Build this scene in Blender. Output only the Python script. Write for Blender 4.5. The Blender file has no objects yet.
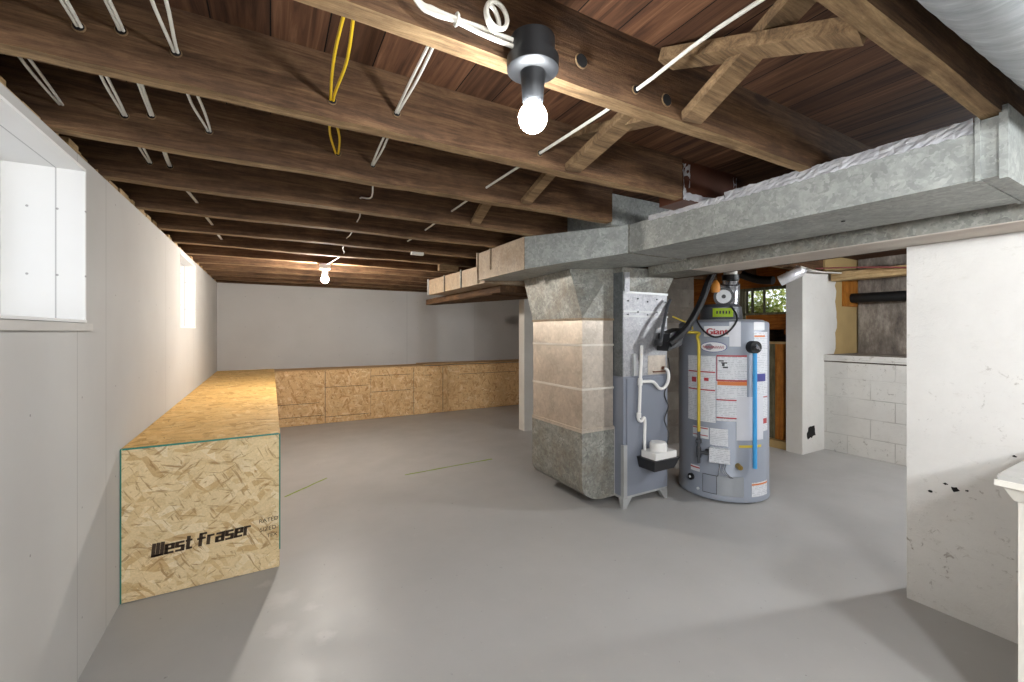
import bpy, bmesh, math, random
from mathutils import Vector, Matrix, noise
random.seed(7)
S = bpy.context.scene; C = S.collection
PI = math.pi
# ------------------------------------------------------------ camera
cd = bpy.data.cameras.new('camera'); cam = bpy.data.objects.new('camera', cd); C.objects.link(cam)
cam.location = (0, 0, 1.30); cam.rotation_euler = (PI/2, 0, -math.radians(29.491))
cd.sensor_width = 36; cd.lens = 36*427/1024; cd.clip_start = .02; cd.shift_y = (332-341)/1024
S.camera = cam
# ------------------------------------------------------------ world, exposure
S.view_settings.view_transform = 'Standard'; S.view_settings.look = 'None'
S.view_settings.gamma = 1; S.view_settings.use_curve_mapping = False
S.view_settings.exposure = 1.05
w = bpy.data.worlds.new('sky'); S.world = w; w.use_nodes = True
wn = w.node_tree.nodes; wb = wn['Background']
sk = wn.new('ShaderNodeTexSky'); sk.sky_type = 'HOSEK_WILKIE'; sk.turbidity = 6; sk.sun_direction = (-.5, .2, .8)
mixw = wn.new('ShaderNodeMixRGB'); mixw.inputs[0].default_value = .75; mixw.inputs[2].default_value = (.9, .95, 1, 1)
w.node_tree.links.new(sk.outputs[0], mixw.inputs[1]); w.node_tree.links.new(mixw.outputs[0], wb.inputs[0])
wb.inputs[1].default_value = 1.35
BULB_NEAR, BULB_FAR, BULB_SIDE, FILL_REAR = 9, 43, 60, 78     # watts; the rear value drives added, unseen fill bulbs

# ------------------------------------------------------------ materials
def lin(c):
    if isinstance(c, str): c = tuple(int(c[i:i+2], 16) for i in (0, 2, 4))
    return tuple((x/255/12.92 if x/255 <= .04045 else ((x/255+.055)/1.055)**2.4) for x in c) + (1,)
class N:
    def __init__(s, name, rough=.6, metal=0, spec=.5):
        s.m = bpy.data.materials.new(name); s.m.use_nodes = True; s.t = s.m.node_tree; s.n = s.t.nodes
        s.b = s.n['Principled BSDF']; s.b.inputs['Roughness'].default_value = rough
        s.b.inputs['Metallic'].default_value = metal; s.b.inputs['Specular IOR Level'].default_value = spec
        s.co = s.n.new('ShaderNodeTexCoord').outputs['Object']
    def l(s, a, b): s.t.links.new(a, b)
    def val(s, sock, v):
        if isinstance(v, (int, float)): sock.default_value = v
        elif isinstance(v, tuple): sock.default_value = v
        else: s.l(v, sock)
    def map(s, scale=(1, 1, 1), rot=(0, 0, 0), loc=(0, 0, 0), co=None):
        n = s.n.new('ShaderNodeMapping'); n.inputs['Scale'].default_value = scale
        n.inputs['Rotation'].default_value = rot; n.inputs['Location'].default_value = loc
        s.l(co or s.co, n.inputs[0]); return n.outputs[0]
    def noise(s, scale=5, detail=4, rough=.55, co=None, dist=0):
        n = s.n.new('ShaderNodeTexNoise'); n.inputs['Scale'].default_value = scale; n.inputs['Detail'].default_value = detail
        n.inputs['Roughness'].default_value = rough; n.inputs['Distortion'].default_value = dist
        s.l(co or s.co, n.inputs['Vector']); return n.outputs['Fac']
    def vor(s, scale=5, co=None, out='Color', feat='F1'):
        n = s.n.new('ShaderNodeTexVoronoi'); n.feature = feat; n.inputs['Scale'].default_value = scale
        s.l(co or s.co, n.inputs['Vector']); return n.outputs[out]
    def ramp(s, f, stops, interp='LINEAR'):
        n = s.n.new('ShaderNodeValToRGB'); n.color_ramp.interpolation = interp; e = n.color_ramp.elements
        while len(e) < len(stops): e.new(.5)
        for q, (p, c) in zip(e, stops):
            q.position = p; q.color = c if isinstance(c, tuple) and len(c) == 4 else lin(c) if not isinstance(c, (int, float)) else (c, c, c, 1)
        s.l(f, n.inputs[0]); return n.outputs[0]
    def mix(s, f, a, b, mode='MIX'):
        n = s.n.new('ShaderNodeMixRGB'); n.blend_type = mode
        s.val(n.inputs[0], f); s.val(n.inputs[1], a); s.val(n.inputs[2], b); return n.outputs[0]
    def math(s, op, a, b=0.0, c=None):
        n = s.n.new('ShaderNodeMath'); n.operation = op; s.val(n.inputs[0], a); s.val(n.inputs[1], b)
        if c is not None: s.val(n.inputs[2], c)
        return n.outputs[0]
    def xyz(s, co=None):
        n = s.n.new('ShaderNodeSeparateXYZ'); s.l(co or s.co, n.inputs[0]); return n.outputs
    def bump(s, h, strength=.3, dist=.005):
        n = s.n.new('ShaderNodeBump'); n.inputs['Strength'].default_value = strength; n.inputs['Distance'].default_value = dist
        s.l(h, n.inputs['Height']); s.l(n.outputs[0], s.b.inputs['Normal']); return n
    def col(s, c): s.val(s.b.inputs['Base Color'], c); return s
    def rough(s, c): s.l(c, s.b.inputs['Roughness']); return s

def flat(name, c, rough=.5, metal=0, spec=.5, var=.12, vs=14):
    k = N(name, rough, metal, spec); base = lin(c)
    f = k.ramp(k.noise(vs, 3), [(.3, 1-var), (.7, 1.0)])
    k.col(k.mix(1.0, base, f, 'MULTIPLY')); return k.m

def wood(name, dark, mid, light, axis='x', rough=.85, sc=1.0):
    k = N(name, rough, spec=.25)
    st = {'x': (1.2, 16, 16), 'y': (16, 1.2, 16), 'z': (16, 16, 1.2)}[axis]
    st2 = {'x': (9, 120, 120), 'y': (120, 9, 120), 'z': (120, 120, 9)}[axis]
    a = k.noise(sc*1.6, 8, .75, k.map(st), dist=.8)
    c = k.ramp(a, [(.3, dark), (.5, mid), (.72, light)])
    b = k.noise(sc*1.2, 4, .7, k.map(st2))
    c = k.mix(.6, c, k.ramp(b, [(.32, .5), (.62, 1.05)]), 'MULTIPLY')
    d = k.noise(9, 7, .75)
    c = k.mix(.65, c, k.ramp(d, [(.32, .55), (.66, 1.1)]), 'MULTIPLY')
    kn = k.vor(1.0, k.map({'x': (1.6, 4.5, 4.5), 'y': (4.5, 1.6, 4.5), 'z': (4.5, 4.5, 1.6)}[axis]), 'Distance')
    c = k.mix(k.ramp(kn, [(.06, .75), (.10, 0.0)]), c, lin(dark))
    k.col(c); k.bump(k.math('ADD', k.math('ADD', a, b), d), .6, .004); return k.m

def galv(name, dark, light, metal=.35, stain=None, sc=26, rough=.5):
    k = N(name, rough, metal)
    co = k.map((1, 1, 1))
    dn = k.n.new('ShaderNodeTexNoise'); dn.inputs['Scale'].default_value = 30; k.l(co, dn.inputs['Vector'])
    cc = k.mix(.06, co, dn.outputs['Color'])
    v = k.vor(sc*2.6, cc); g = k.n.new('ShaderNodeRGBToBW'); k.l(v, g.inputs[0])
    c = k.ramp(g.outputs[0], [(.1, dark), (.9, light)]); c = k.mix(k.ramp(k.noise(18, 5, .7), [(.35, 0.0), (.65, .6)]), c, lin(dark))
    n1 = k.noise(4, 7, .7); c = k.mix(.7, c, k.ramp(n1, [(.3, .62), (.65, 1.1)]), 'MULTIPLY')
    if stain: c = k.mix(k.ramp(k.noise(5, 5, .7), [(.45, 0.0), (.7, .7)]), c, lin(stain))
    k.col(c); k.rough(k.ramp(k.noise(6, 3), [(.3, rough-.04), (.7, rough+.10)])); return k.m

def osb(name, ax, ay, sc=1.0, tint=('b58c54', 'd9ba88', 'e8cfa0'), darkc='7a5530', dark=.62, rots=(.15, 1.25, -.95)):
    """flakes laid in the plane of the two axes ax, ay"""
    k = N(name, .7, spec=.3); o = k.xyz(); cm = k.n.new('ShaderNodeCombineXYZ'); k.l(o[ax], cm.inputs[0]); k.l(o[ay], cm.inputs[1]); p = cm.outputs[0]
    dn = k.n.new('ShaderNodeTexNoise'); dn.inputs['Scale'].default_value = 7; k.l(p, dn.inputs['Vector'])
    p = k.mix(.03, p, dn.outputs['Color'])
    vals = []; darks = []
    for q, (rt, sx, sy) in enumerate(zip(rots, (13, 12, 15), (46, 52, 44))):
        v = k.vor(1.0, k.map((sx*sc, sy*sc, 1), (0, 0, 0), (q*3.3, q*7.1, q*2.), co=k.map((1, 1, 1), (0, 0, rt), co=p)))
        g = k.n.new('ShaderNodeRGBToBW'); k.l(v, g.inputs[0]); vals.append(g.outputs[0])
        darks.append(k.noise(1.0, 4, .6, k.map((sx*1.0*sc, sy*1.5*sc, 1), (0, 0, 0), (q*5., 1., 3*q), co=k.map((1, 1, 1), (0, 0, rt+.1), co=p)), dist=.5))
    mx = k.math('MAXIMUM', k.math('MAXIMUM', vals[0], vals[1]), vals[2])
    f2 = k.math('FRACT', k.math('MULTIPLY', mx, 7.3))
    c = k.ramp(f2, [(.0, tint[0]), (.35, tint[1]), (.75, tint[1]), (1, tint[2])])
    dd_ = k.math('MAXIMUM', k.math('MAXIMUM', darks[0], darks[1]), darks[2])
    c = k.mix(k.ramp(dd_, [(dark, 0.0), (dark+.07, .8)]), c, lin(darkc))
    c = k.mix(.6, c, k.ramp(k.noise(160*sc, 3, .6, co=p), [(.3, .75), (.65, 1.05)]), 'MULTIPLY')
    c = k.mix(.5, c, k.ramp(k.noise(5, 3, .6, co=p), [(.3, .8), (.65, 1.05)]), 'MULTIPLY')
    k.col(c); k.bump(f2, .25, .002); return k.m

M = {}
# painted concrete floor
k = N('grey_floor_paint', .32, spec=.45)
c = k.ramp(k.noise(1.1, 5, .6), [(.3, 'a3a19e'), (.7, 'adaba8')])
c = k.mix(k.ramp(k.noise(14, 6, .75), [(.62, 0.0), (.72, .25)]), c, lin('c4c2be'))
c = k.mix(k.ramp(k.noise(33, 3, .6), [(.70, 0.0), (.74, .6)]), c, lin('6c6a68'))
for px_, py_, pr_ in ((.06, 2.36, .085), (.17, 2.22, .05), (.04, 2.12, .07), (.20, 1.98, .05), (-.02, 2.55, .04)):
    o = k.xyz(); dx_ = k.math('SUBTRACT', o[0], px_); dy_ = k.math('SUBTRACT', o[1], py_)
    rr_ = k.math('ADD', k.math('SQRT', k.math('ADD', k.math('MULTIPLY', dx_, dx_), k.math('MULTIPLY', dy_, dy_))), k.math('MULTIPLY', k.math('SUBTRACT', k.noise(12, 5, .7), .5), .12))
    c = k.mix(k.ramp(k.math('DIVIDE', rr_, pr_), [(.3, .32), (1.1, 0.0)]), c, lin('cfccc8'))
k.col(c); k.rough(k.ramp(k.noise(3, 5, .6), [(.3, .34), (.7, .52)])); k.bump(k.noise(7, 6, .6), .12, .006); M['floor'] = k.m
# drywall with joints and screw heads
def drywall(name, c0, c1, axis, seams, pitch=(.41, .3), off=(0, 0)):
    k = N(name, .8, spec=.2); o = k.xyz(); h = o[axis]; z = o[2]
    c = k.ramp(k.noise(1.7, 4), [(.3, c0), (.7, c1)])
    for s_ in seams:
        d = k.math('ABSOLUTE', k.math('SUBTRACT', h, s_)); c = k.mix(k.math('MULTIPLY', k.math('LESS_THAN', d, .0022), .45), c, lin('5f5c59'))
    fy = k.math('SUBTRACT', k.math('FRACT', k.math('DIVIDE', k.math('ADD', h, off[0]), pitch[0])), .5)
    fz = k.math('SUBTRACT', k.math('FRACT', k.math('DIVIDE', k.math('ADD', z, off[1]), pitch[1])), .5)
    dy = k.math('MULTIPLY', fy, pitch[0]); dz = k.math('MULTIPLY', fz, pitch[1])
    r = k.math('SQRT', k.math('ADD', k.math('MULTIPLY', dy, dy), k.math('MULTIPLY', dz, dz)))
    c = k.mix(k.math('MULTIPLY', k.math('LESS_THAN', r, .0042), .55), c, lin('5a5754'))
    k.col(c); k.bump(k.noise(60, 2), .05, .002); return k.m
M['dry_left'] = drywall('grey_drywall_left', 'b9b6b2', 'c1bfbb', 1, [2.499, 2.177+.003, 3.72, 4.94], (.405, .42))
M['dry_back'] = drywall('grey_drywall_back', 'aeaba8', 'b5b3b0', 0, [1.95, 3.17], (.405, .42), (.1, .1))
M['jamb'] = drywall('white_jamb_board', 'e4e2df', 'ebeae8', 0, [-.704], (.08, .25), (.02, .11))
M['plain_dry'] = flat('light_drywall_edge', 'c6c2bc', .8, var=.06)
# old painted plaster with chips
def plaster(name, c0, c1, chip='4a4540', amt=.70, blocks=None):
    k = N(name, .75, spec=.25)
    c = k.ramp(k.noise(2.4, 6, .65), [(.3, c0), (.7, c1)])
    ch = k.noise(24, 7, .75, dist=.6); m2 = k.ramp(k.noise(2.2, 2), [(.45, 0.0), (.65, 1.0)])
    f = k.mix(1.0, k.ramp(ch, [(amt-.06, 0.0), (amt, .8)]), m2, 'MULTIPLY')
    c = k.mix(f, c, lin(chip))
    c = k.mix(k.ramp(k.noise(9, 6, .8, k.map((1, 1, 2.5))), [(.58, 0.0), (.75, .35)]), c, lin('a9a294'))
    h = k.math('ADD', k.noise(8, 6, .7), ch)
    if blocks:
        o = k.xyz(); cmb = k.n.new('ShaderNodeCombineXYZ'); k.l(o[blocks], cmb.inputs[0]); k.l(o[2], cmb.inputs[1])
        b = k.n.new('ShaderNodeTexBrick'); k.l(cmb.outputs[0], b.inputs[0]); b.inputs['Scale'].default_value = 1
        b.inputs['Brick Width'].default_value = .40; b.inputs['Row Height'].default_value = .20; b.inputs['Mortar Size'].default_value = .006
        b.inputs['Mortar Smooth'].default_value = .6
        c = k.mix(k.math('MULTIPLY', k.math('MULTIPLY', b.outputs['Fac'], .5), k.ramp(k.noise(2.5, 3), [(.4, 0.1), (.6, 1.0)])), c, lin('8d877e')); h = k.math('SUBTRACT', h, b.outputs['Fac'])
    k.col(c); k.bump(h, .45, .008); return k.m
M['plaster'] = plaster('white_painted_plaster', 'd0ceca', 'dcdad6', chip='857d72', amt=.645)
M['block_white'] = plaster('white_painted_block', 'cbc8c2', 'd8d6d0', chip='857d72', amt=.645, blocks=1)
M['stub'] = plaster('white_stub_plaster', 'd5d2cc', 'dfddd8', amt=.78)
M['block_grey'] = plaster('grey_chimney_block', '575048', '766d63', amt=.64, blocks=1)
k = N('bare_concrete', .9, spec=.2)
c = k.ramp(k.noise(5, 7, .75, k.map((1, 1.6, .6))), [(.3, '57504a'), (.5, '80776e'), (.72, 'b5aca0')]); k.col(c); k.bump(k.noise(9, 6, .7), .6, .01); M['concrete'] = k.m
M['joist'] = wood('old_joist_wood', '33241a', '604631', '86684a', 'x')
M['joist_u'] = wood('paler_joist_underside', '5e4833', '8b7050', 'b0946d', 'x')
M['joist_b'] = wood('old_bridging_wood', '53402e', '846a4c', 'a78a66', 'x')
M['beam'] = wood('dark_beam_wood', '2b1d12', '553d28', '75583c', 'y')
M['orange_x'] = wood('orange_plywood', '7a3d10', 'a9601f', 'c98034', 'y', .6)
M['stud'] = wood('orange_stud', '8a4d14', 'b8742a', 'd29446', 'z', .6)
M['tanply'] = flat('tan_foam_board', 'b59a68', .9, var=.12, vs=5)
M['greyboard'] = wood('weathered_frame', '4d4a3a', '757058', '98937a', 'z')
M['paleboard'] = wood('pale_sawn_wood', '94764c', 'c2a274', 'dcc090', 'y')
# subfloor boards along y
k = N('subfloor_boards', .85, spec=.2); o = k.xyz(); wv = k.math('DIVIDE', o[0], .145)
fl = k.math('FLOOR', wv); wnz = k.n.new('ShaderNodeTexWhiteNoise'); wnz.noise_dimensions = '1D'; k.l(fl, wnz.inputs['W'])
c = k.ramp(k.noise(1.8, 6, .65, k.map((16, .9, 1)), dist=1), [(.3, '38241a'), (.55, '64442f'), (.78, '86634a')])
c = k.mix(.8, c, k.ramp(wnz.outputs[0], [(0, .55), (1, 1.15)]), 'MULTIPLY')
gap = k.math('LESS_THAN', k.math('ABSOLUTE', k.math('SUBTRACT', k.math('FRACT', wv), .5)), .487)
c = k.mix(gap, lin('0d0805'), c); k.col(c); k.bump(gap, .5, .004); M['subfloor'] = k.m
M['osb_front'] = osb('strand_board_front', 0, 2, .72, ('c6a676', 'dcc498', 'e6d3ae'), '9c7a50', dark=.59, rots=(.1, .95, -.75))
M['osb_side'] = osb('strand_board_side', 0, 2, 1.0, ('bf9260', 'dcb684', 'eacda0'), '9a7040')
M['osb_flank'] = osb('strand_board_flank', 1, 2, 1.0, ('b58a58', 'd4ae7c', 'e6c99c'))
M['osb_top'] = osb('strand_board_top', 1, 0, .8, ('c39650', 'dfb570', 'ebc98a'), 'a0743c', dark=.64)
M['osb_edge'] = flat('strand_board_edge', 'c39c6c', .8, var=.35, vs=60)
M['green_edge'] = flat('green_edge_paint', '1f7c6c', .6, var=.15)
M['galv'] = galv('galvanised_sheet', '8f928e', 'b4b6b1', .3, None)
M['galv_dark'] = galv('aged_galvanised_sheet', '74746e', 'a8a79e', .3, '75695a')
M['galv_warm'] = galv('tan_brown_sheet', '8a7862', 'a8957c', .15, '7a6044', rough=.6)  # tan sheet with darker brown blotches
M['galv_tan'] = galv('clean_sheet_metal', 'b8ada0', 'cdc1b2', .65, None, 18, .42)
M['coil'] = galv('bright_coil_case', '97979a', 'b6b6b8', .35, None, 30, .48)
M['plenum_side'] = galv('dull_plenum_side', '5d6162', '787c7c', .4, None, 30)
k = N('foil_tape', .32, .35); k.col(k.ramp(k.noise(12, 4), [(.3, 'd4d4d8'), (.7, 'fafafc')])); k.bump(k.noise(60, 4, .7), .8, .004); M['foil'] = k.m
k = N('round_duct_metal', .38, .5); k.col(k.ramp(k.noise(4, 6, .7, k.map((6, 1.2, 1.2), (0, 0, .6))), [(.3, '8b9195'), (.55, 'b4b9bc'), (.75, 'dde1e3')])); k.bump(k.noise(9, 5, .6, k.map((5, 1, 1), (0, 0, .6))), .4, .006); M['round'] = k.m; M['seam'] = flat('bright_seam', 'd4cdc2', .4, .1)
M['furn'] = flat('furnace_grey_paint', '7d828d', .38, .1, var=.06, vs=4)
M['tank'] = flat('tank_grey_paint', '9096a1', .46, .12, var=.05, vs=4)
M['tank_lid'] = flat('tank_lid_grey', 'a5a9ae', .3, .4, var=.05)
M['black'] = flat('black_plastic', '17171a', .45)
M['rubber'] = flat('black_rubber', '101012', .55)
M['dkgrey'] = flat('dark_grey_metal', '4a4c50', .45, .3)
M['boxgrey'] = flat('fixture_grey_plastic', '141517', .5)
M['white'] = flat('white_plastic', 'dedcd8', .4, var=.04)
M['porcelain'] = flat('white_ceramic', 'e2dfd8', .25, var=.03)
M['wire'] = flat('white_cable_sheath', 'd9d5ca', .5, var=.08)
M['yellowwire'] = flat('yellow_cable_sheath', 'd8b21c', .5, var=.08)
M['yellowpipe'] = flat('yellow_gas_line', 'c9b13c', .45, var=.1)
M['blue'] = flat('blue_pipe', '3f9fdc', .4, var=.06)
M['lime'] = flat('lime_sticker', 'c4e02a', .5, var=.02)
M['label'] = flat('white_label', 'd6d8da', .5, var=.03)
def printed(name, base, ink, per=.018, w_=.42):
    k = N(name, .5); o = k.xyz(); f = k.math('FRACT', k.math('DIVIDE', o[2], per)); st = k.math('LESS_THAN', f, w_)
    rg = k.noise(3, 1, .5, k.map((.01, .01, 90))); wd = k.noise(60, 2, .6, k.map((1, 1, .6)))
    st = k.math('MULTIPLY', st, k.math('GREATER_THAN', wd, .47)); st = k.math('MULTIPLY', st, k.math('GREATER_THAN', rg, .42))
    k.col(k.mix(k.math('MULTIPLY', st, .75), lin(base), lin(ink))); return k.m
M['printed'] = printed('printed_label', 'd4d6da', 'a4a7ad', .013, .4); M['printed_red'] = printed('red_printed_label', 'd8dade', 'b0787c', .03, .3)
M['paper'] = flat('hanging_paper_tag', 'cfd0d6', .6, var=.05)
M['red'] = flat('red_print', 'a5333a', .5, var=.05)
M['darkred'] = flat('dark_red_sheath', '6a2a26', .6)
M['orange'] = flat('orange_print', 'd0783a', .5, var=.05)
M['purple'] = flat('blue_purple_print', '3f3f86', .5, var=.05)
M['grey_print'] = flat('grey_print', '9a9ca3', .5, var=.05)
M['dark_print'] = flat('dark_print', '33343a', .6, var=.05)
M['ink'] = flat('black_stencil_ink', '463524', .8, var=.5, vs=90)
M['yellow'] = flat('yellow_tape', 'd2b840', .5, var=.05)
M['brass'] = flat('brass', 'a58a4a', .35, .7)
M['chrome'] = flat('chrome', 'b8bac0', .22, .85)
M['steel'] = flat('zinc_steel', 'acadac', .42, .25)
M['burnt'] = flat('burner_orange', 'c9822e', .5)
M['chalk'] = flat('green_chalk', '8fa636', .8, var=.3, vs=60)
M['postwhite'] = plaster('white_post_paint', 'c8c4bc', 'd6d3cc', amt=.72)
M['hole'] = flat('dark_bore', '0c0806', .9)
M['trimwhite'] = flat('cream_cabinet_paint', 'dedad0', .4, var=.03)
M['top_grey'] = flat('pale_grey_stone', 'b9b7b2', .35, var=.12)
M['pinkpaint'] = plaster('pale_soffit_paint', 'b9aca2', 'cdc6bb', amt=.72)
k = N('leaf', .6); k.col(k.ramp(k.vor(9, out='Distance'), [(.1, '5d7a2a'), (.5, '9aa94c'), (.8, 'c5c57a')])); M['leaf'] = k.m
M['ground'] = flat('pale_gravel', 'b5b1a4', .9, var=.4, vs=20)
k = N('window_glass', .02); k.b.inputs['Transmission Weight'].default_value = 1; k.b.inputs['IOR'].default_value = 1.02; M['glass'] = k.m
def emit(name, c, st):
    m = bpy.data.materials.new(name); m.use_nodes = True; n = m.node_tree.nodes; n.remove(n['Principled BSDF'])
    e = n.new('ShaderNodeEmission'); e.inputs[0].default_value = c; e.inputs[1].default_value = st
    m.node_tree.links.new(e.outputs[0], n['Material Output'].inputs[0]); return m

# ------------------------------------------------------------ mesh helpers
def nb(): return bmesh.new()
def box(bm, x0, x1, y0, y1, z0, z1):
    v = [bm.verts.new((x, y, z)) for x in (x0, x1) for y in (y0, y1) for z in (z0, z1)]
    for f in ((0, 1, 3, 2), (4, 6, 7, 5), (0, 4, 5, 1), (2, 3, 7, 6), (0, 2, 6, 4), (1, 5, 7, 3)): bm.faces.new([v[i] for i in f])
    return bm
def hexa(bm, b, t):   # bottom 4 corners, top 4 corners
    vb = [bm.verts.new(p) for p in b]; vt = [bm.verts.new(p) for p in t]; n = len(b)
    bm.faces.new(vb[::-1]); bm.faces.new(vt)
    for i in range(n): bm.faces.new((vb[i], vb[(i+1) % n], vt[(i+1) % n], vt[i]))
    return bm
def prism(bm, pts, z0, z1): return hexa(bm, [(x, y, z0) for x, y in pts], [(x, y, z1) for x, y in pts])
def prism_y(bm, pts, y0, y1): return hexa(bm, [(x, y0, z) for x, z in pts], [(x, y1, z) for x, z in pts])
def tube(bm, pts, r, seg=10, caps=True):
    pts = [Vector(p) for p in pts]; rs = r if isinstance(r, (list, tuple)) else [r]*len(pts)
    rings = []; up = None
    for i, p in enumerate(pts):
        d = (pts[min(i+1, len(pts)-1)]-pts[max(i-1, 0)]).normalized()
        if up is None: up = Vector((0, 0, 1)) if abs(d.z) < .9 else Vector((1, 0, 0))
        a = d.cross(up)
        if a.length < 1e-4: a = d.cross(Vector((0, 1, 0)))
        a.normalize(); b = a.cross(d).normalized(); up = b
        rings.append([bm.verts.new(p+(a*math.cos(t)+b*math.sin(t))*rs[i]) for t in [2*PI*j/seg for j in range(seg)]])
    for q, s_ in zip(rings, rings[1:]):
        for j in range(seg): bm.faces.new((q[j], q[(j+1) % seg], s_[(j+1) % seg], s_[j]))
    if caps: bm.faces.new(rings[0][::-1]); bm.faces.new(rings[-1])
    return bm
def smooth_path(pts, n=6):
    P = [Vector(p) for p in pts]; out = []
    for i in range(len(P)-1):
        a, b, c_, d = P[max(i-1, 0)], P[i], P[i+1], P[min(i+2, len(P)-1)]
        for j in range(n):
            t = j/n; out.append(.5*((2*b)+(c_-a)*t+(2*a-5*b+4*c_-d)*t*t+(3*b-a-3*c_+d)*t**3))
    return out+[P[-1]]
def lathe(bm, ctr, prof, seg=32, axis='z'):
    rings = []
    for r, h in prof:
        ring = []
        for j in range(seg):
            t = 2*PI*j/seg; a, b = r*math.cos(t), r*math.sin(t)
            p = {'z': (a, b, h), 'y': (a, h, b), 'x': (h, a, b)}[axis]
            ring.append(bm.verts.new((ctr[0]+p[0], ctr[1]+p[1], ctr[2]+p[2])))
        rings.append(ring)
    for q, s_ in zip(rings, rings[1:]):
        for j in range(seg): bm.faces.new((q[j], q[(j+1) % seg], s_[(j+1) % seg], s_[j]))
    bm.faces.new(rings[0][::-1]); bm.faces.new(rings[-1]); return bm
def ring(bm, ctr, R, r, axis='y', seg=24, rot=None):
    pts = []
    for j in range(seg+1):
        t = 2*PI*j/seg; a, b = R*math.cos(t), R*math.sin(t)
        p = Vector({'z': (a, b, 0), 'y': (a, 0, b), 'x': (0, a, b)}[axis])
        if rot: p = rot @ p
        pts.append(Vector(ctr)+p)
    return tube(bm, pts, r, 6, False)
def finish(bm, bevel=0, smooth=False):
    if bevel:
        es = [e for e in bm.edges if len(e.link_faces) == 2 and e.calc_face_angle(0) > .5]
        bmesh.ops.bevel(bm, geom=es, offset=bevel, segments=2, affect='EDGES', clamp_overlap=True)
    bmesh.ops.recalc_face_normals(bm, faces=bm.faces)
    if smooth:
        for f in bm.faces: f.smooth = True
        for e in bm.edges:
            if len(e.link_faces) == 2 and e.calc_face_angle(0) > .7: e.smooth = False
def tag(o, label, cat, group=None, kind=None):
    if label: o['label'] = label
    if cat: o['category'] = cat
    if group: o['group'] = group
    if kind: o['kind'] = kind
    return o
def off(o): return Vector(o['_o']) if o is not None else Vector((0, 0, 0))
ORG = {}
def obj(name, bm, mat, parent=None, bevel=0, smooth=False, label=None):
    """links the bmesh (written in world metres) as ONE object, origin at its own base or its thing's"""
    finish(bm, bevel, smooth)
    if parent is not None: o0 = ORG[parent.name]
    else:
        xs = [v.co for v in bm.verts]
        o0 = Vector(((min(v.x for v in xs)+max(v.x for v in xs))/2, (min(v.y for v in xs)+max(v.y for v in xs))/2, min(v.z for v in xs)))
    for v in bm.verts: v.co -= o0
    me = bpy.data.meshes.new(name); bm.to_mesh(me); bm.free(); me.materials.append(M[mat] if isinstance(mat, str) else mat)
    o = bpy.data.objects.new(name, me); C.objects.link(o); ORG[o.name] = o0
    if parent is not None: o.parent = parent
    else: o.location = o0
    if label: o['label'] = label
    return o
def thing(name, loc, label, cat, group=None):
    o = bpy.data.objects.new(name, None); C.objects.link(o); o.location = loc; o.empty_display_size = .1
    ORG[o.name] = Vector(loc); return tag(o, label, cat, group)
def struct(name, bm, mat, parent=None, bevel=0):
    finish(bm, bevel)
    me = bpy.data.meshes.new(name); bm.to_mesh(me); bm.free(); me.materials.append(M[mat])
    o = bpy.data.objects.new(name, me); C.objects.link(o); ORG[o.name] = Vector((0, 0, 0))
    if parent is not None: o.parent = parent
    else: o['kind'] = 'structure'
    return o
def text_bm(s, size, thick=.0006, offset=0.0, align='LEFT', shear=0.0):
    cu = bpy.data.curves.new('t', 'FONT'); cu.body = s; cu.size = size; cu.extrude = thick; cu.offset = offset; cu.align_x = align; cu.shear = shear
    t = bpy.data.objects.new('t', cu); C.objects.link(t); dg = bpy.context.evaluated_depsgraph_get()
    me = bpy.data.meshes.new_from_object(t.evaluated_get(dg)); bm = nb(); bm.from_mesh(me)
    bpy.data.objects.remove(t); bpy.data.curves.remove(cu); bpy.data.meshes.remove(me); return bm

# ------------------------------------------------------------ room shell
XL, YB, ZC = -.626, 6.95, 1.965      # left wall face, back wall face, underside of the joists
ZT = 2.168                            # underside of the subfloor
struct('floor', box(nb(), -1.2, 6.4, -3.2, 7.2, -.1, 0), 'floor')
struct('ceiling', box(nb(), -1.2, 6.4, -3.2, 7.2, ZT, ZT+.03), 'subfloor')
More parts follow.
